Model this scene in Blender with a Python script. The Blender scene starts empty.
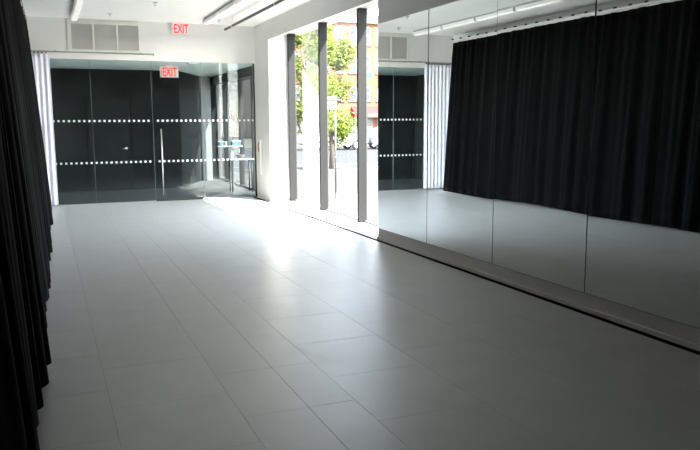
import bpy, bmesh, math, random
from mathutils import Vector, Matrix, noise
random.seed(7)
scene = bpy.context.scene
C = scene.collection
PI = math.pi

# ------------------------------------------------------------------ camera
cd = bpy.data.cameras.new('camera'); cam = bpy.data.objects.new('camera', cd); C.objects.link(cam)
cd.sensor_fit = 'HORIZONTAL'; cd.sensor_width = 36.0; cd.lens = 732.27 * 36 / 700
cd.clip_start = 0.02; cd.clip_end = 600
fw = Vector((0.37913928, 0.91463767, -0.14032584)); rt = Vector((0.92347399, -0.38362368, -0.00535469))
up = Vector((0.05872991, 0.12755709, 0.9900909))
cam.matrix_world = Matrix.Translation((0, 0, 1.6)) @ Matrix((rt, up, -fw)).transposed().to_4x4()
scene.camera = cam

# ------------------------------------------------------------------ sky, sun, exposure
SUN = Vector((-1, 1.69, -1.79)).normalized()          # the way the sunlight travels
SUN_POWER, SKY_POWER, EXPOSURE = 10.0, 0.50, 2.2
w = bpy.data.worlds.new('world'); scene.world = w; w.use_nodes = True
wn = w.node_tree.nodes; wl = w.node_tree.links
sky = wn.new('ShaderNodeTexSky'); sky.sky_type = 'NISHITA'; sky.sun_disc = False
sky.sun_elevation = math.asin(-SUN.z); sky.sun_rotation = math.atan2(-SUN.x, -SUN.y); sky.dust_density = .4; sky.ozone_density = .6
bg = wn['Background']; bg.inputs[1].default_value = SKY_POWER
hs = wn.new('ShaderNodeHueSaturation'); hs.inputs['Saturation'].default_value = .45      # thin bright haze
wl.new(sky.outputs[0], hs.inputs['Color']); wl.new(hs.outputs[0], bg.inputs[0])
sd = bpy.data.lights.new('sun', 'SUN'); sd.energy = SUN_POWER; sd.angle = math.radians(0.53); sd.color = (1, .96, .88)
so = bpy.data.objects.new('sun', sd); C.objects.link(so); so.rotation_euler = SUN.to_track_quat('-Z', 'Y').to_euler()
so.location = (30, -20, 40)
vs = scene.view_settings
vs.view_transform = 'Standard'; vs.look = 'None'; vs.gamma = 1; vs.use_curve_mapping = False
vs.exposure = EXPOSURE
scene.cycles.max_bounces = 14; scene.cycles.diffuse_bounces = 7; scene.cycles.glossy_bounces = 6
scene.cycles.transparent_max_bounces = 24
scene.cycles.sample_clamp_indirect = 8

# ------------------------------------------------------------------ materials
M = {}
def mat(name, col, rough=.6, metal=0, spec=.5, nscale=0, namt=0, bump=0, bscale=40, rvar=0, sheen=0, stretch=None, emit=None, world=False):
    m = bpy.data.materials.new(name); m.use_nodes = True; M[name] = m
    n = m.node_tree.nodes; l = m.node_tree.links; b = n['Principled BSDF']
    b.inputs['Base Color'].default_value = (*col, 1); b.inputs['Roughness'].default_value = rough
    b.inputs['Metallic'].default_value = metal; b.inputs['Specular IOR Level'].default_value = spec
    if sheen: b.inputs['Sheen Weight'].default_value = sheen
    if emit: b.inputs['Emission Color'].default_value = (*col, 1); b.inputs['Emission Strength'].default_value = emit
    if nscale or bump or rvar:
        tc = n.new('ShaderNodeTexCoord'); mp = n.new('ShaderNodeMapping'); l.new((n.new('ShaderNodeNewGeometry').outputs['Position'] if world else tc.outputs['Object']), mp.inputs[0])
        if stretch: mp.inputs['Scale'].default_value = stretch
    if nscale:
        t = n.new('ShaderNodeTexNoise'); t.inputs['Scale'].default_value = nscale; t.inputs['Detail'].default_value = 5
        l.new(mp.outputs[0], t.inputs[0])
        r = n.new('ShaderNodeValToRGB'); r.color_ramp.elements[0].position = .3; r.color_ramp.elements[1].position = .7
        r.color_ramp.elements[0].color = (*[c * (1 - namt) for c in col], 1)
        r.color_ramp.elements[1].color = (*[min(1, c * (1 + namt)) for c in col], 1)
        l.new(t.outputs['Fac'], r.inputs[0]); l.new(r.outputs[0], b.inputs['Base Color'])
        if rvar:
            mr = n.new('ShaderNodeMapRange'); mr.inputs[3].default_value = rough - rvar; mr.inputs[4].default_value = rough + rvar
            l.new(t.outputs['Fac'], mr.inputs[0]); l.new(mr.outputs[0], b.inputs['Roughness'])
    if bump:
        t2 = n.new('ShaderNodeTexNoise'); t2.inputs['Scale'].default_value = bscale; t2.inputs['Detail'].default_value = 4
        l.new(mp.outputs[0], t2.inputs[0])
        bp = n.new('ShaderNodeBump'); bp.inputs['Strength'].default_value = bump; bp.inputs['Distance'].default_value = .004
        l.new(t2.outputs['Fac'], bp.inputs['Height']); l.new(bp.outputs[0], b.inputs['Normal'])
    return m

def glass(name, tint, ior=1.5, refl=1.0):
    m = bpy.data.materials.new(name); m.use_nodes = True; M[name] = m
    n = m.node_tree.nodes; l = m.node_tree.links; n.remove(n['Principled BSDF'])
    tr = n.new('ShaderNodeBsdfTransparent'); tr.inputs[0].default_value = (*tint, 1)
    gl = n.new('ShaderNodeBsdfGlossy'); gl.inputs['Roughness'].default_value = 0.0; gl.inputs[0].default_value = (refl, refl, refl, 1)
    fr = n.new('ShaderNodeFresnel')
    ge = n.new('ShaderNodeNewGeometry'); mr = n.new('ShaderNodeMapRange')      # same reflection on both faces of the sheet
    mr.inputs[3].default_value = ior; mr.inputs[4].default_value = 1 / ior
    l.new(ge.outputs['Backfacing'], mr.inputs[0]); l.new(mr.outputs[0], fr.inputs[0])
    mx = n.new('ShaderNodeMixShader'); l.new(fr.outputs[0], mx.inputs[0]); l.new(tr.outputs[0], mx.inputs[1]); l.new(gl.outputs[0], mx.inputs[2])
    l.new(mx.outputs[0], n['Material Output'].inputs[0]); return m

mat('wall_paint', (.78, .775, .755), .75, spec=.25, nscale=1.5, namt=.015, bump=.05, bscale=180)
mat('ceiling_paint', (.89, .885, .865), .85, spec=.2, nscale=1.2, namt=.015)
mat('floor_vinyl', (.55, .54, .515), .375, spec=1.0, nscale=3.2, namt=.06, bump=.14, bscale=38, rvar=.06, world=True)
M['floor_vinyl'].node_tree.nodes['Principled BSDF'].inputs['IOR'].default_value = 1.75
mat('floor_grout', (.47, .46, .45), .8, spec=.2, nscale=6, namt=.1)
mat('seam_tape', (.24, .24, .235), .3, spec=.5, nscale=10, namt=.1)
mat('channel_black', (.006, .006, .006), .8, spec=.05, nscale=20, namt=.2)
mat('base_grey', (.82, .79, .765), .55, spec=.3, nscale=3, namt=.03)
mat('base_metal', (.55, .54, .52), .35, metal=.8, nscale=8, namt=.04)
mat('black_velour', (.0018, .0018, .0019), .9, spec=.05, sheen=.012, nscale=9, namt=.25, bump=.15, bscale=150)
mat('white_sheer', (.82, .81, .91), .9, spec=.1, nscale=8, namt=.02, bump=.1, bscale=200)
mat('track_white', (.78, .78, .76), .45, nscale=5, namt=.02)
mat('track_grey', (.32, .33, .32), .4, metal=.4, nscale=5, namt=.05)
mat('clip_dark', (.04, .04, .04), .5, nscale=9, namt=.2)
mat('fixture_white', (.86, .86, .85), .4, nscale=3, namt=.02)
mat('fixture_grey', (.40, .40, .40), .45, nscale=3, namt=.03)
mat('pipe_black', (.02, .022, .02), .4, nscale=10, namt=.2)
mat('vent_frame', (.76, .755, .70), .5, nscale=4, namt=.02)
mat('vent_slat', (.74, .74, .71), .5, nscale=4, namt=.03)
mat('vent_dark', (.42, .42, .41), .8, nscale=4, namt=.1)
mat('mullion_metal', (.015, .015, .0155), .6, spec=.2, nscale=5, namt=.05, stretch=(6, 6, .6))
mat('gasket_black', (.02, .02, .02), .6, nscale=9, namt=.1)
mat('steel', (.62, .62, .60), .22, metal=1, nscale=6, namt=.04)
mat('lamp_diffuser', (.9, .88, .84), .4, emit=.10)
mat('sign_face', (.80, .78, .77), .35, nscale=5, namt=.02)
mat('sign_red', (.85, .03, .03), .4, emit=.35)
mat('dot_white', (.86, .86, .85), .6, nscale=9, namt=.02)
mat('lobby_black', (.019, .020, .0205), .9, spec=.1, nscale=2, namt=.12)
mat('lobby_door', (.023, .025, .0255), .8, spec=.1, nscale=2, namt=.1)
mat('lobby_void', (.006, .006, .006), .7, nscale=2, namt=.1)
mat('lobby_ceiling', (.80, .90, .885), .8, spec=.2, nscale=2, namt=.02)
mat('lobby_floor', (.085, .086, .086), .7, spec=.1, nscale=2.2, namt=.04)
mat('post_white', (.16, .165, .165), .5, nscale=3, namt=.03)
mat('fin_dark', (.02, .02, .021), .6, spec=.2, nscale=4, namt=.1)
mat('panel_dark', (.055, .055, .057), .45, nscale=3, namt=.08)
mat('shelf_glass', (.80, .82, .78), .12, nscale=4, namt=.05)
mat('blue_box', (.05, .12, .18), .5, nscale=4, namt=.1)
mat('red_print', (.55, .02, .02), .5, nscale=9, namt=.1)
mat('cup_white', (.8, .8, .78), .3, nscale=9, namt=.02)
mat('concrete_walk', (.085, .077, .066), .9, spec=.2, nscale=1.2, namt=.08, bump=.1, bscale=40)
mat('asphalt', (.050, .051, .055), .9, spec=.2, nscale=3, namt=.12, bump=.2, bscale=60)
mat('road_paint', (.2, .2, .195), .8, nscale=6, namt=.06)
mat('kerb_stone', (.13, .12, .11), .9, nscale=4, namt=.08)
mat('brick_wall', (.155, .070, .045), .9, spec=.15, nscale=6, namt=.10, bump=.2, bscale=30)
mat('stone_trim', (.17, .14, .12), .8, nscale=5, namt=.05)
mat('window_trim', (.22, .22, .22), .5, nscale=5, namt=.02)
mat('far_pane', (.045, .05, .058), .3, spec=.2, nscale=.6, namt=.2)
mat('roof_slate', (.05, .05, .06), .8, nscale=4, namt=.12)
mat('awning_red', (.16, .018, .02), .7, nscale=5, namt=.08)
mat('shop_dark', (.10, .09, .09), .5, nscale=3, namt=.2)
mat('bark', (.05, .034, .024), .95, nscale=12, namt=.25, bump=.5, bscale=25)
mat('leaf', (.080, .105, .012), .6, spec=.25, nscale=1.2, namt=.28)
mat('car_white', (.28, .28, .28), .25, nscale=2, namt=.01)
mat('car_silver', (.30, .31, .33), .25, metal=.5, nscale=2, namt=.02)
mat('car_glass', (.03, .035, .04), .08, nscale=2, namt=.1)
mat('tyre', (.02, .02, .02), .85, nscale=20, namt=.2)
mat('sign_green', (.008, .10, .065), .5, nscale=5, namt=.05)
mat('galvanised', (.12, .12, .12), .45, metal=.6, nscale=10, namt=.08)
glass('partition_glass', (.94, .975, .97), 1.33)
glass('tinted_glass', (.74, .76, .76), 1.33)
glass('window_glass', (.97, .985, .98), 1.33)

def mirror_mat():
    m = bpy.data.materials.new('mirror_silver'); m.use_nodes = True; M['mirror_silver'] = m
    n = m.node_tree.nodes; l = m.node_tree.links; b = n['Principled BSDF']
    b.inputs['Metallic'].default_value = 1; b.inputs['Roughness'].default_value = 0.0
    t = n.new('ShaderNodeTexNoise'); t.inputs['Scale'].default_value = .8
    r = n.new('ShaderNodeValToRGB'); r.color_ramp.elements[0].color = (.80, .85, .85, 1); r.color_ramp.elements[1].color = (.83, .88, .875, 1)
    l.new(t.outputs[0], r.inputs[0]); l.new(r.outputs[0], b.inputs['Base Color'])
mirror_mat()

# ------------------------------------------------------------------ helpers
def mesh(name, bm):
    me = bpy.data.meshes.new(name); bm.to_mesh(me); bm.free(); return me
def add_box(bm, x0, x1, y0, y1, z0, z1, bev=0):
    v = [bm.verts.new(p) for p in ((x0,y0,z0),(x1,y0,z0),(x1,y1,z0),(x0,y1,z0),(x0,y0,z1),(x1,y0,z1),(x1,y1,z1),(x0,y1,z1))]
    fs = [bm.faces.new([v[i] for i in f]) for f in ((0,3,2,1),(4,5,6,7),(0,1,5,4),(1,2,6,5),(2,3,7,6),(3,0,4,7))]
    if bev:
        es = {e for f in fs for e in f.edges}
        bmesh.ops.bevel(bm, geom=list(es), offset=bev, segments=2, affect='EDGES', profile=.5)
def add_tube(bm, pts, r, n=10, cap=True):
    pts = [Vector(p) for p in pts]; rings = []
    rs = r if isinstance(r, (list, tuple)) else [r] * len(pts)
    for i, p in enumerate(pts):
        d = (pts[min(i+1, len(pts)-1)] - pts[max(i-1, 0)]).normalized()
        a = d.orthogonal().normalized() if i == 0 else (a - d * a.dot(d)).normalized()
        b = d.cross(a)
        rings.append([bm.verts.new(p + (a * math.cos(2*PI*k/n) + b * math.sin(2*PI*k/n)) * rs[i]) for k in range(n)])
    for i in range(len(rings) - 1):
        for k in range(n): bm.faces.new((rings[i][k], rings[i][(k+1) % n], rings[i+1][(k+1) % n], rings[i+1][k]))
    if cap: bm.faces.new(rings[0][::-1]); bm.faces.new(rings[-1])
def add_lathe(bm, prof, n=20, c=(0,0,0)):
    rings = [[bm.verts.new((c[0]+r*math.cos(2*PI*k/n), c[1]+r*math.sin(2*PI*k/n), c[2]+z)) for k in range(n)] for r, z in prof]
    for i in range(len(rings)-1):
        for k in range(n): bm.faces.new((rings[i][k], rings[i][(k+1)%n], rings[i+1][(k+1)%n], rings[i+1][k]))
    bm.faces.new(rings[0][::-1]); bm.faces.new(rings[-1])
def add_prism(bm, poly, axis, a, b):
    def P(u, v, t): return {'x': (t, u, v), 'y': (u, t, v), 'z': (u, v, t)}[axis]
    A = [bm.verts.new(P(u, v, a)) for u, v in poly]; B = [bm.verts.new(P(u, v, b)) for u, v in poly]
    n = len(poly); bm.faces.new(A); bm.faces.new(B[::-1])
    for i in range(n): bm.faces.new((A[i], B[i], B[(i+1)%n], A[(i+1)%n]))
    bmesh.ops.recalc_face_normals(bm, faces=bm.faces[:])
def obj(name, me, m=None, parent=None, smooth=False, kind=None):
    if isinstance(me, bmesh.types.BMesh): me = mesh(name, me)
    o = bpy.data.objects.new(name, me); C.objects.link(o)
    if m and not me.materials: me.materials.append(M[m])
    if smooth:
        for p in me.polygons: p.use_smooth = True
    if parent is not None:
        o.parent = parent
        o.matrix_parent_inverse = parent.matrix_basis.inverted()
    if kind: o['kind'] = kind
    return o
def box(name, b, m, parent=None, bev=0, kind=None):
    bm = bmesh.new(); add_box(bm, *b, bev=bev); return obj(name, bm, m, parent, kind=kind)
def boxes(name, bs, m, parent=None, bev=0, kind=None):
    bm = bmesh.new()
    for b in bs: add_box(bm, *b, bev=bev)
    return obj(name, bm, m, parent, kind=kind)
def tube(name, pts, r, m, parent=None, n=10):
    bm = bmesh.new(); add_tube(bm, pts, r, n); return obj(name, bm, m, parent, smooth=True)
def empty(name, loc=(0,0,0)):
    o = bpy.data.objects.new(name, None); o.empty_display_size = .1; C.objects.link(o); o.location = loc; return o
def tag(o, label, cat, group=None):
    o['label'] = label; o['category'] = cat
    if group: o['group'] = group
    return o
def struct(o, label=None, cat=None):
    o['kind'] = 'structure'
    if label: o['label'] = label
    if cat: o['category'] = cat
    return o
def lettering(name, text, wide, high, m, parent, origin, depth=.003):
    size = 1.0
    cu = bpy.data.curves.new(name, 'FONT'); cu.body = text; cu.size = size; cu.extrude = .02; cu.offset = .012
    t = bpy.data.objects.new('t', cu); C.objects.link(t)
    dg = bpy.context.evaluated_depsgraph_get(); me = bpy.data.meshes.new_from_object(t.evaluated_get(dg))
    bpy.data.objects.remove(t); me.name = name
    xs = [v.co.x for v in me.vertices]; ys = [v.co.y for v in me.vertices]
    for v in me.vertices:                                 # stands upright facing the room
        v.co = (origin[0] + (v.co.x-min(xs))/(max(xs)-min(xs))*wide, origin[1] - v.co.z/.02*depth, origin[2] + (v.co.y-min(ys))/(max(ys)-min(ys))*high)
    me.materials.clear()
    return obj(name, me, m, parent)

# ------------------------------------------------------------------ room dimensions
H = 3.561            # ceiling
XW = 4.17            # right wall face
XM = 4.165           # mirror face
D = 15.293           # glass partition
ZG = 2.808           # top of the glass
YB = -1.6            # wall behind the camera
XL = -.62            # left wall, behind the curtain

# floor with its tiles, joints and the dark channel
floor = struct(box('floor', (XL, 4.062, YB, D+.1, -.25, -.004), 'floor_grout'), 'grey vinyl tile studio floor', 'floor')
TW, TL = .6565, .735
cols = [(.265 + TW*k, .265 + TW*(k+1)) for k in range(-2, 6)]
tmesh = {}
for ci, (xa, xb) in enumerate(cols):
    xa2, xb2 = max(xa, XL), min(xb, 4.060)
    off = 3.745 if ci % 2 == 1 else 3.415
    k0 = int(math.floor((YB - off) / TL))
    for k in range(k0, 40):
        ya, yb = off + TL*k, off + TL*(k+1)
        ya2, yb2 = max(ya, YB), min(yb, D + .08)
        if yb2 - ya2 < .03: continue
        key = (round(xb2-xa2, 3), round(yb2-ya2, 3))
        if key not in tmesh:
            bm = bmesh.new(); g = .0005
            hx, hy = key[0]/2 - g, key[1]/2 - .0007
            b = .0006
            vv = [bm.verts.new(p) for p in ((-hx,-hy,-.004),(hx,-hy,-.004),(hx,hy,-.004),(-hx,hy,-.004),(-hx,-hy,-b),(hx,-hy,-b),(hx,hy,-b),(-hx,hy,-b),
                 (-hx+b,-hy+b,0),(hx-b,-hy+b,0),(hx-b,hy-b,0),(-hx+b,hy-b,0))]
            for f in ((0,1,5,4),(1,2,6,5),(2,3,7,6),(3,0,4,7),(4,5,9,8),(5,6,10,9),(6,7,11,10),(7,4,8,11),(8,9,10,11)): bm.faces.new([vv[i] for i in f])
            me = mesh('floor_tile', bm); me.materials.append(M['floor_vinyl']); tmesh[key] = me
        t = obj('floor_tile', tmesh[key], None, floor)
        t.location = ((xa2+xb2)/2, (ya2+yb2)/2, random.uniform(-.00025, 0))
        t.rotation_euler = (random.uniform(-.0004, .0004), random.uniform(-.0004, .0004), 0)
box('floor_seam', (1.2925, 1.2965, YB, 11.6, -.002, .0006), 'seam_tape', floor)
sill = struct(box('trim_1', (4.120, 4.86, YB, D+.1, -.25, 0), 'floor_vinyl'), 'floor border between the dark channel and the windows', 'floor border')
ch = struct(box('trim_2', (4.062, 4.120, YB, D-.02, -.25, -.003), 'channel_black'), 'narrow black channel let into the floor', 'floor channel')
box('channel_lip', (4.060, 4.0645, YB, D-.02, -.02, .001), 'channel_black', ch)
box('channel_lip', (4.1175, 4.122, YB, D-.02, -.02, .001), 'channel_black', ch)

ceiling = struct(box('ceiling', (XL-.2, 4.9, YB-.2, D+.3, H, H+.35), 'ceiling_paint'), 'white painted ceiling', 'ceiling')
struct(box('wall_left', (XL-.2, XL, YB-.2, D+.3, -.25, H), 'wall_paint'), 'white wall behind the black curtains', 'wall')
struct(box('wall_rear', (XL-.2, 4.9, YB-.2, YB, -.25, H), 'wall_paint'), 'white wall behind the camera', 'wall')
struct(box('wall_back', (XL, XW+.02, D-.06, D+.12, ZG, H), 'wall_paint'), 'white wall above the glass partition', 'wall')
# right wall: solid behind the mirrors, pier at the back, sloping-soffit head over the window
YJ, YN = 14.2, 8.88
wr = struct(box('wall_right', (XW, 4.86, YB, YN, 0, H), 'wall_paint'), 'white wall carrying the mirrors', 'wall')
box('pier', (XW, 4.36, YJ, D+.12, 0, H), 'wall_paint', wr)
box('jamb', (4.36, 4.70, YJ, YJ+.14, 0, H), 'wall_paint', wr)
bm = bmesh.new(); add_prism(bm, [(XW, 3.195), (4.56, 3.315), (4.86, 3.315), (4.86, H), (XW, H)], 'y', YN, YJ)
obj('window_head', bm, 'wall_paint', wr)
struct(box('trim_3', (XW-.004, XW+.03, YN-.001, 9.045, 2.866, H), 'wall_paint'), 'white end of the header above the mirrors', 'trim')
struct(box('trim_4', (XW-.004, XW+.002, YB, YN-.001, 2.872, H), 'wall_paint'), 'white header above the mirrors', 'trim')

# mirror base
bb = struct(box('baseboard_right', (XM+.004, XW+.03, YB, 9.045, .03, .146), 'base_grey', bev=.002), 'grey base under the mirrors', 'baseboard')
box('base_rail', (XM-.004, XW+.03, YB, 9.045, .142, .150), 'base_metal', bb)
box('base_shoe', (XM-.022, XW+.03, YB, 9.045, 0, .03), 'base_grey', bb, bev=.003)
box('mirror_backing', (XW, XW+.034, YN, 9.04, .15, 2.866), 'base_grey', bb)

# mirrors
PW = 1.3978
ml = ['tall wall mirror next to the window, end of the row', 'second wall mirror from the window, showing the white curtain edge',
      'third wall mirror from the window, full of black curtain', 'wall mirror fourth from the window, cut by the right picture edge']
bm = bmesh.new(); add_box(bm, -.0035, .0035, -PW/2+.0035, PW/2-.0035, 0, 2.866-.15, bev=.001)
mm = mesh('mirror_panel', bm); mm.materials.append(M['mirror_silver'])
bm = bmesh.new(); add_box(bm, -.0042, .003, -.0045, .0045, 0, 2.866-.15); stm = mesh('edge_strip', bm); stm.materials.append(M['gasket_black'])
tilt = [0, .0008, -.0006, .0010, 0, 0, 0]
for k in range(7):
    o = obj('mirror_panel', mm); o.location = (XM+.0005, 9.0452 - PW*(k+.5), .15)
    o.rotation_euler = (0, tilt[k], 0)
    st = obj('edge_strip', stm, None, o); st.location = (0, -PW/2, 0); st.matrix_parent_inverse = Matrix.Identity(4)
    tag(o, ml[k] if k < 4 else '%s wall mirror from the window, beyond the right picture edge' % ('fifth', 'sixth', 'seventh')[k-4], 'mirror', 'wall mirrors')

# ------------------------------------------------------------------ main window
win = empty('window_1', (4.6, 11.5, 0)); struct(win, 'full height street window with grey mullions', 'window')
MY = [14.14, 12.365, 10.64, 8.915]
bm = bmesh.new(); add_box(bm, -.0625, .0875, -.03, .03, 0, 3.32, bev=.004); mu = mesh('mullion', bm); mu.materials.append(M['mullion_metal'])
for y in MY:
    o = obj('mullion', mu, None, win); o.location = (4.6125, y, 0); o.matrix_parent_inverse = win.matrix_basis.inverted()
    box('gasket', (4.678, 4.698, y-.034, y+.034, .03, 3.315), 'gasket_black', win)
for i in range(3):
    ya, yb = MY[i+1]+.03, MY[i]-.03
    box('sill_rail', (4.64, 4.70, ya, yb, 0, .025), 'track_grey', win, bev=.003)
    box('pane', (4.684, 4.692, ya-.01, yb+.01, .02, 3.32), 'window_glass', win)

# ------------------------------------------------------------------ glass partition
part = empty('window_2', (2, D, 0)); struct(part, 'frameless glass partition with rows of white dots', 'glass partition')
def dots(x0, x1, z, parent):
    bm = bmesh.new(); P = .0935; k0 = math.ceil((x0 + .022) / P); x = k0*P
    while x < x1 - .022:
        ring = [bm.verts.new((x + .0215*math.copysign(abs(math.cos(a))**.6, math.cos(a)), D-.009, z + .0215*math.copysign(abs(math.sin(a))**.6, math.sin(a)))) for a in [2*PI*k/12 for k in range(12)]]
        r2 = [bm.verts.new((v.co.x, D-.006, v.co.z)) for v in ring]
        bm.faces.new(ring); bm.faces.new(r2[::-1])
        for k in range(12): bm.faces.new((ring[k], r2[k], r2[(k+1)%12], ring[(k+1)%12]))
        x += P
    return obj('dot_row', bm, 'dot_white', parent)
def pane(x0, x1, parent, z0=.012, nm='pane'):
    p = box(nm, (x0+.003, x1-.003, D-.006, D+.006, z0, ZG-.002), 'partition_glass', parent)
    dots(x0, x1, .813, p); dots(x0, x1, 1.63, p)
    return p
def edge(x, parent): box('pane_edge', (x-.002, x+.002, D-.007, D+.007, .012, ZG-.002), 'edge_green', parent)
mat('edge_green', (.20, .30, .28), .3, nscale=6, namt=.05)
pane(-.40, .897, part); edge(.897, part); pane(.897, 2.05, part); edge(2.05, part); pane(3.055, 4.155, part); edge(3.055, part)
for a, b in ((-.40, 2.05), (3.055, 4.155)):
    box('bottom_channel', (a, b, D-.02, D+.02, 0, .014), 'track_grey', part)
box('right_channel', (4.150, 4.170, D-.02, D+.02, 0, ZG), 'gasket_black', part)
door = empty('door_1', (2.55, D, 0)); struct(door, 'glass door with a long steel pull', 'door')
pane(2.053, 3.052, door, .03, 'door_leaf')
box('door_rail', (2.06, 3.045, D-.016, D+.016, .008, .05), 'gasket_black', door, bev=.003)
hd = tube('pull_handle', [(2.197, D-.055, .12), (2.197, D-.055, 1.462)], .016, 'steel', door, 12)
for z in (.32, 1.26): tube('standoff', [(2.197, D-.055, z), (2.197, D-.004, z)], .009, 'steel', hd, 8)
box('floor_pivot', (3.0, 3.09, D-.06, D+.03, 0, .022), 'cup_white', door, bev=.004)
struct(box('trim_5', (2.06, 3.045, D-.03, D+.03, 0, .007), 'gasket_black'), 'dark threshold under the glass door', 'threshold')

# ------------------------------------------------------------------ lobby behind the glass
YL = 18.25
struct(box('wall_lobby_back', (-1.2, 3.1, YL, YL+.2, -.05, ZG+.3), 'lobby_black'), 'black wall of the lobby behind the glass', 'wall')
bm = bmesh.new(); add_prism(bm, [(3.1, YL), (4.05, 20.35), (3.92, 20.5), (3.1, YL+.2)], 'z', -.05, ZG+.3)
struct(obj('wall_lobby_angled', bm, 'lobby_black'), 'black angled wall of the lobby', 'wall')
struct(box('wall_lobby_left', (-1.3, -1.2, D+.1, YL+.2, -.05, ZG+.3), 'lobby_black'), 'black side wall of the lobby', 'wall')
struct(box('floor_lobby', (-1.3, 4.86, D+.1, 20.7, -.25, 0), 'lobby_floor'), 'grey lobby floor behind the glass', 'floor')
struct(box('ceiling_lobby', (-1.3, 4.9, D+.1, 20.7, ZG+.02, ZG+.3), 'lobby_ceiling'), 'pale green tinted lobby ceiling', 'ceiling')
struct(box('wall_lobby_end', (3.9, 4.9, 20.45, 20.6, 0, ZG+.02), 'lobby_black'), 'black end wall of the lobby', 'wall')
lp = struct(box('trim_6', (3.98, 4.25, 20.1, 20.36, 0, ZG+.02), 'post_white', bev=.006), 'white square column in the lobby', 'column')
# lobby side window
lw = empty('window_3', (4.5, 18, 0)); struct(lw, 'dark framed lobby window beyond the glass partition', 'window')
box('reveal_post', (4.20, 4.36, D+.125, D+.205, 0, ZG+.02), 'panel_dark', lw)
box('pane', (4.36, 4.56, D+.16, D+.168, 0, ZG+.02), 'tinted_glass', lw)
box('head', (4.36, 4.64, D+.125, 20.45, 2.62, ZG+.02), 'panel_dark', lw)
for y in (15.47, 16.75, 18.0, 19.2, 20.4):
    box('mullion', (4.48, 4.60, y-.03, y+.03, 0, 2.62), 'fin_dark' if y < 19 else 'panel_dark', lw, bev=.004)
for a, b in ((15.47, 16.75), (16.75, 18.0), (18.0, 19.2), (19.2, 20.4)):
    box('pane', (4.555, 4.563, a+.05, b-.05, .04, 2.62), 'tinted_glass', lw)
    box('sill_rail', (4.48, 4.60, a+.05, b-.05, 0, .04), 'panel_dark', lw)
# lobby door in the black wall
ld = empty('door_2', (1.45, YL, 0)); struct(ld, 'plain dark door with a lever handle in the lobby', 'door')
box('door_leaf', (.98, 1.93, YL-.02, YL-.004, .01, 2.14), 'lobby_door', ld, bev=.003)
for b in ((.93, .975, YL-.03, YL, 0, 2.19), (1.935, 1.98, YL-.03, YL, 0, 2.19), (.93, 1.98, YL-.03, YL, 2.145, 2.19)): box('door_frame', b, 'lobby_black', ld)
bm = bmesh.new(); add_tube(bm, [(1.80, YL-.02, .985), (1.80, YL-.034, .985)], .034, 14); add_tube(bm, [(1.80, YL-.034, .985), (1.80, YL-.07, .985), (1.78, YL-.075, .985), (1.68, YL-.075, .985)], .010, 8)
obj('lever_handle', bm, 'steel', ld, smooth=True)
rec = struct(box('trim_7', (.24, .62, YL-.012, YL-.001, .75, 2.1), 'lobby_void'), 'black recessed panel on the lobby wall', 'wall panel')
struct(boxes('baseboard_lobby', [(-1.2, .92, YL-.012, YL, 0, .09), (1.99, 3.1, YL-.012, YL, 0, .09)], 'lobby_door'), 'dark baseboard of the lobby wall', 'baseboard')

# counter with a raised shelf in the lobby
ct = empty('reception_counter', (4.02, 16.6, 0)); tag(ct, 'small two tier counter with pale tops behind the glass, in the lobby corner', 'counter')
box('counter_top', (3.88, 4.42, 16.40, 16.72, .74, .765), 'shelf_glass', ct, bev=.004)
box('raised_shelf', (3.64, 4.20, 16.56, 16.80, 1.035, 1.06), 'shelf_glass', ct, bev=.004)
for x, y in ((3.92, 16.44), (4.38, 16.44), (3.92, 16.68), (4.38, 16.68)): tube('leg', [(x, y, 0), (x, y, .74)], .018, 'pipe_black', ct)
for x in (3.95, 4.14): tube('shelf_post', [(x, 16.66, .765), (x, 16.66, 1.035)], .014, 'steel', ct)
for x0, x1, nm, lb in ((3.65, 3.78, 'storage_box', 'small blue box at the left end of the raised lobby shelf'), (3.98, 4.18, 'storage_box', 'wider blue box at the right end of the raised lobby shelf')):
    b = empty(nm, ((x0+x1)/2, 16.7, 1.06)); tag(b, lb, 'box', 'blue boxes on the lobby counter')
    box('box_body', (x0, x1, 16.62, 16.78, 1.06, 1.15), 'blue_box', b, bev=.004)
    box('box_lid', (x0-.004, x1+.004, 16.616, 16.784, 1.15, 1.165), 'shelf_glass', b, bev=.003)
bm = bmesh.new(); add_lathe(bm, [(.022, 0), (.035, .09), (.037, .10), (.033, .10), (.021, .01)], 16, (3.84, 16.66, 1.0605))
tag(obj('paper_cup', bm, 'cup_white', smooth=True), 'white cup standing on the raised lobby shelf', 'cup')
bm = bmesh.new(); add_lathe(bm, [(.03, 0), (.05, .02), (.05, .11), (.03, .14), (.018, .16), (.018, .19)], 16, (3.93, 16.5, .7655))
tag(obj('vase', bm, 'cup_white', smooth=True), 'small white vase on the lower lobby counter top', 'vase')
bm = bmesh.new(); add_lathe(bm, [(.05, 0), (.09, .05), (.115, .09), (.108, .09), (.083, .053), (.043, .012)], 22, (4.14, 16.53, .7655))
tag(obj('bowl', bm, 'shop_dark', smooth=True), 'dark bowl on the lower lobby counter top', 'bowl')

# lobby ceiling light and exit signs
cl = empty('ceiling_light', (3.0, 15.62, ZG+.02)); tag(cl, 'small square ceiling light just behind the glass, near the column', 'light')
box('frame', (2.84, 3.06, 15.5, 15.72, ZG-.005, ZG+.02), 'cup_white', cl, bev=.004); box('diffuser', (2.86, 3.04, 15.52, 15.70, ZG-.012, ZG-.005), 'sign_face', cl)

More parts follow.
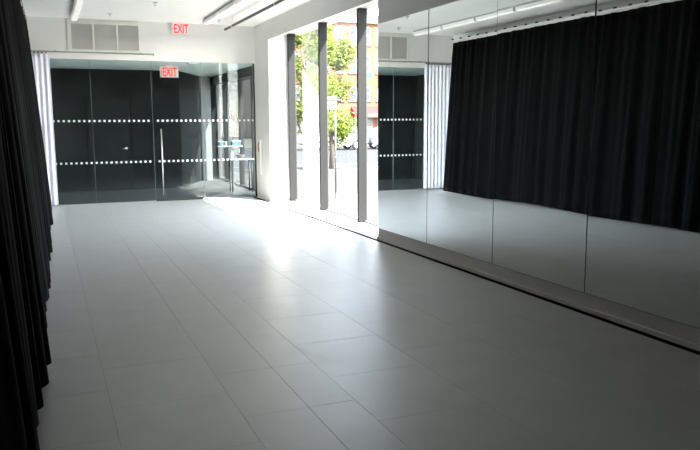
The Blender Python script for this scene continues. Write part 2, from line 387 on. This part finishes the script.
def exit_sign(lab, x0, x1, z0, z1, y, ztop, facem, housing):
    e = empty('exit_sign', ((x0+x1)/2, y, z0)); tag(e, lab, 'exit sign', 'exit signs')
    wd, hg = x1-x0, z1-z0
    f = box('sign_plate', (x0, x1, y, y+.02, z0, z1), facem, e, bev=.003)
    box('canopy', (x0+wd*housing[0], x0+wd*housing[1], y-.03, y+.05, z1, ztop), 'track_white', e, bev=.004)
    lettering('lettering', 'EXIT', wd*.78, hg*.80, 'sign_red', f, (x0+wd*.15, y-.0035, z0+hg*.10))
    bm = bmesh.new(); cz = z0+hg*.5; a = x0+wd*.035
    add_prism(bm, [(a, cz), (a+wd*.075, cz+hg*.14), (a+wd*.075, cz-hg*.14)], 'y', y-.005, y-.0005); obj('arrow', bm, 'sign_red', f)
exit_sign('red EXIT sign on the white wall below the ceiling', 2.47, 2.83, 3.335, 3.555, D-.12, H, 'sign_face', (.2, .8))
exit_sign('red EXIT sign hanging from the lobby ceiling behind the glass', 2.405, 2.80, 2.565, 2.80, 16.5, ZG+.02, 'sign_face', (.3, .7))

# extinguisher cabinet on the pier
fc = empty('extinguisher_cabinet', (XW, 14.93, .5)); tag(fc, 'slim white wall cabinet with a red mark beside the window corner', 'cabinet')
box('cabinet_body', (XW-.03, XW, 14.84, 15.03, .50, 1.24), 'track_white', fc, bev=.004)
box('cabinet_door', (XW-.038, XW-.03, 14.855, 15.015, .52, 1.22), 'sign_face', fc, bev=.003)
box('red_label', (XW-.040, XW-.038, 14.90, 14.97, .98, 1.17), 'red_print', fc)

# ------------------------------------------------------------------ air vent
v = empty('air_vent', (1.19, D-.06, 2.967)); tag(v, 'three panel return air grille on the wall above the glass', 'air vent')
yf = D-.06
xs = [(.591, .972), (1.010, 1.414), (1.444, 1.832)]
box('back_plate', (.54, 1.84, yf-.006, yf-.001, 2.975, 3.515), 'vent_dark', v)
for b in ((.528, 1.851, yf-.028, yf, 3.472, 3.524), (.528, 1.851, yf-.028, yf, 2.967, 2.992), (.528, .591, yf-.028, yf, 2.992, 3.472), (1.832, 1.851, yf-.028, yf, 2.992, 3.472), (.972, 1.010, yf-.024, yf, 2.992, 3.472), (1.414, 1.444, yf-.024, yf, 2.992, 3.472)):
    box('vent_frame', b, 'vent_frame', v, bev=.002)
for (a, b) in xs:
    bm = bmesh.new(); n = 24; L = b-a
    add_prism(bm, [(-.020, .0), (-.0185, .0), (-.005, .016), (-.0065, .016)], 'x', -L/2, L/2)
    sm = mesh('slat', bm); sm.materials.append(M['vent_slat'])
    for k in range(n):
        o = obj('slat', sm, None, v); o.location = ((a+b)/2, yf, 2.994 + k*.48/n); o.matrix_parent_inverse = v.matrix_basis.inverted()

# ------------------------------------------------------------------ ceiling fixtures
def fixture(lab, x0, x1, yend, ystart, seg):
    f = empty('ceiling_fixture', ((x0+x1)/2, yend, H)); tag(f, lab, 'ceiling light', 'ceiling light channels')
    box('base_channel', (x0+.02, x1-.01, ystart, yend, H-.035, H), 'fixture_grey', f, bev=.003)
    y = yend - .03; n = 0
    while y - seg > ystart:
        h = box('lamp_housing', (x0, x1, y-seg, y, H-.088, H-.035), 'fixture_white', f, bev=.004)
        box('diffuser', (x0+.012, x1-.012, y-seg+.02, y-.02, H-.112, H-.088), 'lamp_diffuser', h, bev=.008)
        box('end_clip', (x0-.004, x1+.004, y-.014, y, H-.1, H-.03), 'track_white', h, bev=.002)
        y -= seg + .07; n += 1
fixture('white ceiling light channel near the black curtains, left of the vent', .58, .70, 14.75, .2, 1.2)
fixture('white ceiling light channel between the exit sign and the black pipe', 2.95, 3.05, 14.45, .2, 1.2)

pp = empty('lighting_pipe', (3.42, 13, 3.40)); tag(pp, 'black pipe hung below the ceiling parallel to the window', 'pipe')
tube('pipe', [(3.42, 14.62, 3.40), (3.39, .4, 3.40)], .024, 'pipe_black', pp, 14)
for y in (14.0, 11.2, 8.4, 5.6, 2.8):
    h = tube('hanger_rod', [(3.418, y, 3.40), (3.418, y, H)], .006, 'track_white', pp, 8)
    bm = bmesh.new(); add_tube(bm, [(3.418, y-.02, 3.40), (3.418, y+.02, 3.40)], .030, 12); obj('clamp', bm, 'track_white', h)
sp_l = ['sprinkler head on the ceiling above the vent', 'sprinkler head on the ceiling left of the exit sign', 'sprinkler head between the light channel and black pipe']
for (x, y), lb in zip(((1.243, 14.33), (1.83, 12.78), (3.263, 14.43)), sp_l):
    s = empty('sprinkler_head', (x, y, H)); tag(s, lb, 'sprinkler', 'ceiling sprinklers')
    bm = bmesh.new(); add_lathe(bm, [(.045, -.008), (.045, 0), (.02, .0)], 16, (x, y, H)); obj('escutcheon', bm, 'steel', s)
    bm = bmesh.new(); add_lathe(bm, [(.022, -.05), (.022, -.045), (.006, -.042), (.010, -.008)], 12, (x, y, H)); obj('deflector', bm, 'steel', s)

# ------------------------------------------------------------------ black curtains on the left
def ctrack_x(y): return -.44 + .0145*y
def curtain_panel(y0, y1, seed, top=3.315):
    r = random.Random(11); L = y1 - y0; nu = int(L*64); nv = 26
    ph = r.uniform(0, 6.28); fq = [r.uniform(4.0, 4.6), r.uniform(1.7, 2.3), r.uniform(8.0, 9.5)]; p2 = [r.uniform(0, 6.28) for _ in range(4)]
    hem = .028 + r.uniform(-.008, .012); vs_ = []; fs = []
    for j in range(nv+1):
        t = j/nv; z = top + (hem-top)*t
        for i in range(nu+1):
            u = i/nu; y = y0 + L*u
            # folds of uneven width: the phase runs faster and slower along the cloth
            s = 2*PI*2.3*y + ph + 1.9*math.sin(2.1*y + p2[0]) + .9*math.sin(5.3*y + p2[1]) + .25*t*math.sin(3*t + p2[3])
            s2 = 2*PI*5.1*y + p2[1] + 1.4*math.sin(3.1*y + p2[2])
            g = .6 + .4*math.sin(1.9*y + p2[3])
            a = (.016 + .036*t) * (.55 + .45*g)
            fold = math.sin(s) + .25*math.sin(2*s + .8)
            x = ctrack_x(y) + .06 + .20*t**.9 + a*fold + (.011 - .003*t)*math.sin(s2) + .020*t*math.sin(2.6*y + p2[2])
            yy = y + .022*math.cos(s)*(.3+.7*t)*g
            zz = z + (0 if j else -.006*abs(math.sin(2*PI*y/.66))) + (.012*math.sin(1.7*y+p2[2]) + .008*fold)*t**6
            vs_.append((x, yy, zz))
    for j in range(nv):
        for i in range(nu):
            a = j*(nu+1)+i; fs.append((a, a+1, a+nu+2, a+nu+1))
    me = bpy.data.meshes.new('drape'); me.from_pydata(vs_, [], fs); me.materials.append(M['black_velour'])
    for p in me.polygons: p.use_smooth = True
    return me
cb = [(12.6, 14.5), (10.55, 12.6), (8.4, 10.55), (6.15, 8.4), (4.2, 6.15), (2.2, 4.2), (.0, 2.2)]
cl_lab = ['black floor length curtain panel at the far end beside the white curtain', 'second black curtain panel from the white curtain',
 'third black curtain panel from the white curtain', 'fourth black curtain panel from the white curtain', 'fifth black curtain panel from the white curtain, large at left',
 'nearest black curtain panel, filling the left picture edge', 'black curtain panel beside the camera, out of the picture']
for k, (a, b) in enumerate(cb):
    e = empty('black_curtain', (ctrack_x((a+b)/2), (a+b)/2, 0)); tag(e, cl_lab[k], 'curtain', 'black curtains along the left wall')
    o = obj('drape', curtain_panel(a, b, 11+k), None, e)
    md = o.modifiers.new('thick', 'SOLIDIFY'); md.thickness = .003
    bm = bmesh.new(); n = 14
    add_prism(bm, [(ctrack_x(a)+.045, a), (ctrack_x(b)+.045, b), (ctrack_x(b)+.052, b), (ctrack_x(a)+.052, a)], 'z', 3.312, 3.335)
    obj('heading_tape', bm, 'base_grey', e)
tr = empty('curtain_track', (ctrack_x(7), 7, 3.34)); tag(tr, 'white ceiling hung track carrying the black curtains', 'curtain track')
bm = bmesh.new(); xo = .05
add_prism(bm, [(ctrack_x(-.1)+xo-.02, -.1), (ctrack_x(14.55)+xo-.02, 14.55), (ctrack_x(14.55)+xo+.02, 14.55), (ctrack_x(-.1)+xo+.02, -.1)], 'z', 3.338, 3.372)
obj('rail', bm, 'track_white', tr)
bm = bmesh.new(); add_box(bm, -.015, .028, -.022, .022, 0, .030, bev=.003); bmc = mesh('bracket', bm); bmc.materials.append(M['clip_dark'])
bm = bmesh.new(); add_tube(bm, [(0, 0, .03), (0, 0, H-3.372)], .004, 6); bmr = mesh('hanger', bm); bmr.materials.append(M['track_white'])
y = 14.5; k = 0
while y > 0:
    o = obj('bracket', bmc, None, tr); o.location = (ctrack_x(y)+xo, y, 3.370); o.matrix_parent_inverse = tr.matrix_basis.inverted()
    if k % 3 == 0:
        o2 = obj('hanger', bmr, None, tr); o2.location = (ctrack_x(y)+xo, y, 3.370); o2.matrix_parent_inverse = tr.matrix_basis.inverted()
    y -= .33; k += 1

# ------------------------------------------------------------------ white curtain and its rail
def white_panel(x0, x1):
    L = x1-x0; nu, nv = 80, 20; vs_, fs = [], []
    for j in range(nv+1):
        t = j/nv; z = 2.885 + (.03-2.885)*t
        for i in range(nu+1):
            u = i/nu; s = 2*PI*8.5*u + .5*math.sin(5*u+1)
            a = .017+.012*t
            x = x0 + L*u + .008*math.sin(s*.5+1)*t
            vs_.append((x, D-.15 + a*math.sin(s) + .01*t*math.sin(3*u+2), z))
    for j in range(nv):
        for i in range(nu):
            a = j*(nu+1)+i; fs.append((a, a+1, a+nu+2, a+nu+1))
    me = bpy.data.meshes.new('drape'); me.from_pydata(vs_, [], fs); me.materials.append(M['white_sheer'])
    for p in me.polygons: p.use_smooth = True
    return me
wc = empty('white_curtain', (-.05, D-.15, 0)); tag(wc, 'white floor length curtain gathered at the end of the glass partition', 'curtain')
o = obj('drape', white_panel(-.60, .185), None, wc); md = o.modifiers.new('thick', 'SOLIDIFY'); md.thickness = .003
rl = empty('curtain_rail', (.9, D-.15, 2.92)); tag(rl, 'grey curtain rail along the wall above the glass', 'curtain rail')
box('rail', (-.61, 2.10, D-.165, D-.135, 2.915, 2.94), 'track_grey', rl, bev=.003)
for x in (.30, 1.05, 1.85): box('wall_bracket', (x-.012, x+.012, D-.165, D-.06, 2.935, 2.95), 'track_grey', rl)
box('end_cap', (2.085, 2.105, D-.17, D-.13, 2.90, 2.942), 'track_grey', rl, bev=.003)
for k in range(11): box('carrier', (-.56+.068*k, -.54+.068*k, D-.168, D-.132, 2.885, 2.915), 'clip_dark', wc, bev=.003)

# ------------------------------------------------------------------ the street outside
GZ = -.15
struct(box('ground', (-60, 140, -60, 160, GZ-.4, GZ-.12), 'asphalt'), 'asphalt ground of the street', 'ground')
pv = struct(box('pavement', (4.86, 12.5, -30, 24.5, GZ-.2, GZ), 'concrete_walk'), 'pale concrete sidewalk outside the window', 'pavement')
k = struct(box('kerb', (12.5, 12.7, -30, 24.7, GZ-.2, GZ+.004), 'kerb_stone'), 'stone kerb of the sidewalk', 'kerb')
box('kerb_return', (4.86, 12.5, 24.5, 24.7, GZ-.2, GZ+.004), 'kerb_stone', k)
struct(box('pavement_far', (-20, 80, 48.5, 76, GZ-.2, GZ), 'concrete_walk'), 'sidewalk across the street in front of the brick building', 'pavement')
cw = empty('crosswalk', (12, 28, GZ-.12)); tag(cw, 'white painted crosswalk stripes on the road', 'crosswalk')
for kx in range(9): box('stripe', (6+1.25*kx, 6.6+1.25*kx, 25.6, 28.4, GZ-.121, GZ-.114), 'road_paint', cw)
box('stop_line', (4.9, 20, 29.6, 30.1, GZ-.121, GZ-.114), 'road_paint', cw)
# parking sign
ps = empty('parking_sign', (5.98, 15.25, GZ)); tag(ps, 'small white street sign with red print on a thin pole outside', 'street sign')
tube('pole', [(5.98, 15.25, GZ), (5.98, 15.25, 2.14)], .022, 'galvanised', ps, 10)
pl = box('sign_plate', (5.72, 6.01, 15.215, 15.225, 1.86, 2.13), 'window_trim', ps, bev=.002)
boxes('print', [(5.76, 5.97, 15.212, 15.2145, 2.03, 2.08), (5.78, 5.95, 15.212, 15.2145, 1.94, 1.965)], 'red_print', pl)

# green street sign on a mast arm
ss = empty('street_sign', (18.6, 40, GZ-.12)); tag(ss, 'green street name sign hanging from a pale mast arm outside', 'street sign')
tube('pole', [(19.4, 40, GZ-.12), (19.4, 40, 5.6)], .08, 'galvanised', ss); tube('mast_arm', [(19.4, 40, 4.62), (17.2, 40, 4.82)], .05, 'window_trim', ss)
box('sign_plate', (17.55, 18.06, 39.97, 39.99, 4.10, 4.45), 'sign_green', ss, bev=.005)
for x in (17.65, 17.95): tube('sign_hanger', [(x, 39.98, 4.45), (x, 39.98, 4.76)], .012, 'galvanised', ss, 6)

# brick building across the street
BY = 75.0
bd = empty('brick_building', (34, BY, GZ)); tag(bd, 'orange brick building with white windows across the street', 'building')
box('wall', (22.5, 52, BY, BY+12, GZ, 12.3), 'brick_wall', bd)
box('cornice', (22.3, 52.2, BY-.35, BY+.1, 12.1, 12.45), 'stone_trim', bd, bev=.03)
bm = bmesh.new(); add_prism(bm, [(BY-.1, 12.45), (BY+1.2, 13.2), (BY+12, 13.2), (BY+12, 12.45)], 'x', 22.4, 52); obj('roof', bm, 'roof_slate', bd)
box('roof_bulkhead', (33.0, 34.4, BY+1, BY+4, 13.0, 13.75), 'roof_slate', bd)
for zt, hh in ((11.75, 1.9), (8.7, 1.85), (5.35, 1.5)):
    for i in range(-3, 10):
        xc = 29.93 + i*1.63
        if xc < 23.2: continue
        wd = .42
        f = boxes('window', [(xc-wd, xc-wd+.10, BY-.06, BY+.03, zt-hh, zt), (xc+wd-.10, xc+wd, BY-.06, BY+.03, zt-hh, zt), (xc-wd, xc+wd, BY-.06, BY+.03, zt-.12, zt), (xc-wd, xc+wd, BY-.06, BY+.03, zt-hh, zt-hh+.12), (xc-wd, xc+wd, BY-.05, BY+.03, zt-hh/2-.05, zt-hh/2+.05)], 'window_trim', bd)
        box('pane', (xc-wd+.10, xc+wd-.10, BY-.02, BY-.01, zt-hh+.12, zt-.12), 'far_pane', f)
        box('sill', (xc-wd-.12, xc+wd+.12, BY-.16, BY, zt-hh-.14, zt-hh), 'stone_trim', f)
for i, x in enumerate((24, 29.2, 34.4, 39.6)):
    sf = box('shopfront', (x, x+4.6, BY-.05, BY+.02, .25, 2.0), 'shop_dark', bd)
    for kx in range(4): box('post', (x+1.5*kx, x+.12+1.5*kx, BY-.10, BY, GZ, 2.0), 'stone_trim', sf)
bm = bmesh.new(); add_prism(bm, [(BY, 3.2), (BY-1.0, 2.5), (BY-1.0, 2.0), (BY, 2.0)], 'x', 31.3, 37); aw = obj('awning', bm, 'awning_red', bd)
boxes('awning_print', [(32.9+.42*i, 33.2+.42*i, BY-1.012, BY-1.0, 2.12, 2.38) for i in range(5)], 'window_trim', aw)
# lower neighbour to the left
bn = empty('grey_building', (12, 82, GZ)); tag(bn, 'pale stucco building farther back left of the brick building', 'building')
box('wall', (2, 22, 82, 92, GZ, 10.5), 'stone_trim', bn); box('cornice', (1.8, 22.2, 81.7, 82, 10.2, 10.7), 'roof_slate', bn)
for zt in (9.4, 6.2):
    for i in range(8):
        f = box('window', (3.4+2.3*i, 4.5+2.3*i, 81.93, 82.02, zt-1.8, zt), 'window_trim', bn); box('pane', (3.5+2.3*i, 4.4+2.3*i, 81.90, 81.93, zt-1.7, zt-.1), 'far_pane', f)

# parked cars
def car(lab, x, y, body, flip=1):
    c = empty('parked_car', (x, y, GZ-.12)); tag(c, lab, 'car', 'cars parked across the street')
    z0 = GZ - .12
    prof = [(-2.25, .45), (-2.28, .75), (-2.15, .98), (-1.35, 1.05), (-.75, 1.52), (.95, 1.56), (1.75, 1.10), (2.2, 1.0), (2.28, .7), (2.25, .42), (1.85, .30), (-1.85, .30)]
    bm = bmesh.new(); add_prism(bm, [(x+flip*a, z0+b) for a, b in prof], 'y', y-.88, y+.88)
    bmesh.ops.bevel(bm, geom=bm.edges[:], offset=.05, segments=2, affect='EDGES'); bo = obj('body', bm, body, c)
    for poly in ([(-1.15, 1.06), (-.72, 1.45), (.05, 1.48), (.05, 1.06)], [(.13, 1.06), (.13, 1.48), (.88, 1.47), (1.5, 1.10)]):
        for s in (-1, 1):
            bm = bmesh.new(); ys = y + s*.875; add_prism(bm, [(x+flip*a, z0+b) for a, b in poly], 'y', ys, ys+s*.012); obj('side_window', bm, 'car_glass', bo)
    for s in (-1, 1): box('door_handle', (x+flip*.25-.08, x+flip*.25+.08, y+s*.89-.012, y+s*.89+.012, z0+.92, z0+.95), 'steel', bo)
    for wx in (-1.4, 1.42):
        for s in (-1, 1):
            bm = bmesh.new(); cy = y + s*.82
            add_tube(bm, [(x+flip*wx, cy-.11, z0+.33), (x+flip*wx, cy-.09, z0+.33), (x+flip*wx, cy+.09, z0+.33), (x+flip*wx, cy+.11, z0+.33)], [.29, .33, .33, .29], 20); wh = obj('wheel', bm, 'tyre', c)
            bm = bmesh.new(); add_tube(bm, [(x+flip*wx, cy-.115, z0+.33), (x+flip*wx, cy+.115, z0+.33)], .20, 14); obj('hub', bm, 'steel', wh)
    for a in (-2.28, 2.24): box('lamp', (x+flip*a-.03, x+flip*a+.03, y-.8, y-.5, z0+.72, z0+.86), 'window_trim', bo)
car('white car parked across the street behind the tree', 17.6, 45.5, 'car_white')
car('silver car parked behind the white car across the street', 22.4, 45.5, 'car_silver', -1)

# street trees
def tree(lab, x, y, h, cr, cz, n, seed):
    r = random.Random(seed); t = empty('street_tree', (x, y, GZ)); tag(t, lab, 'tree', 'street trees')
    tube('trunk', [(x, y, GZ-.05), (x+.03, y, .6), (x-.02, y+.03, 1.5), (x+.03, y, h*.7)], [.10, .08, .065, .03], 'bark', t)
    for k in range(7):
        a = r.uniform(0, 6.28); z = r.uniform(.9, h*.65); e = cr*r.uniform(.5, .8)
        tube('branch', [(x, y, z), (x+e*.5*math.cos(a), y+e*.5*math.sin(a), z+.35), (x+e*math.cos(a), y+e*math.sin(a), z+.9)], [.03, .02, .008], 'bark', t, 6)
    vs_, fs = [], []
    blobs = [(r.uniform(-.6, .6)*cr, r.uniform(-.6, .6)*cr, r.uniform(-.8, .8)*(h-cz), r.uniform(.35, .6)*cr) for _ in range(16)]
    for i in range(n):
        bx, by, bz, br = blobs[i % 16]
        d = Vector((r.gauss(0,1), r.gauss(0,1), r.gauss(0,1))).normalized() * br * r.uniform(.4, 1.05)
        p = Vector((x+bx, y+by, cz+bz)) + d
        if p.z < .55: continue
        a = Vector((r.gauss(0,1), r.gauss(0,1), r.gauss(0,.6))).normalized(); b = a.orthogonal().normalized()
        s = r.uniform(.05, .095); q = len(vs_)
        vs_ += [p - a*s, p + b*s*.45, p + a*s, p - b*s*.45 + Vector((0, 0, -.01))]; fs.append((q, q+1, q+2, q+3))
    me = bpy.data.meshes.new('foliage'); me.from_pydata(vs_, [], fs); me.materials.append(M['leaf'])
    f = obj('foliage', me, None, t); f['kind'] = 'stuff'
tree('bright green young street tree on the sidewalk outside', 10.1, 26.2, 4.7, 1.05, 2.6, 9000, 3)
tree('taller green street tree at the left of the window view', 8.2, 23.6, 5.2, .95, 3.1, 8000, 5)
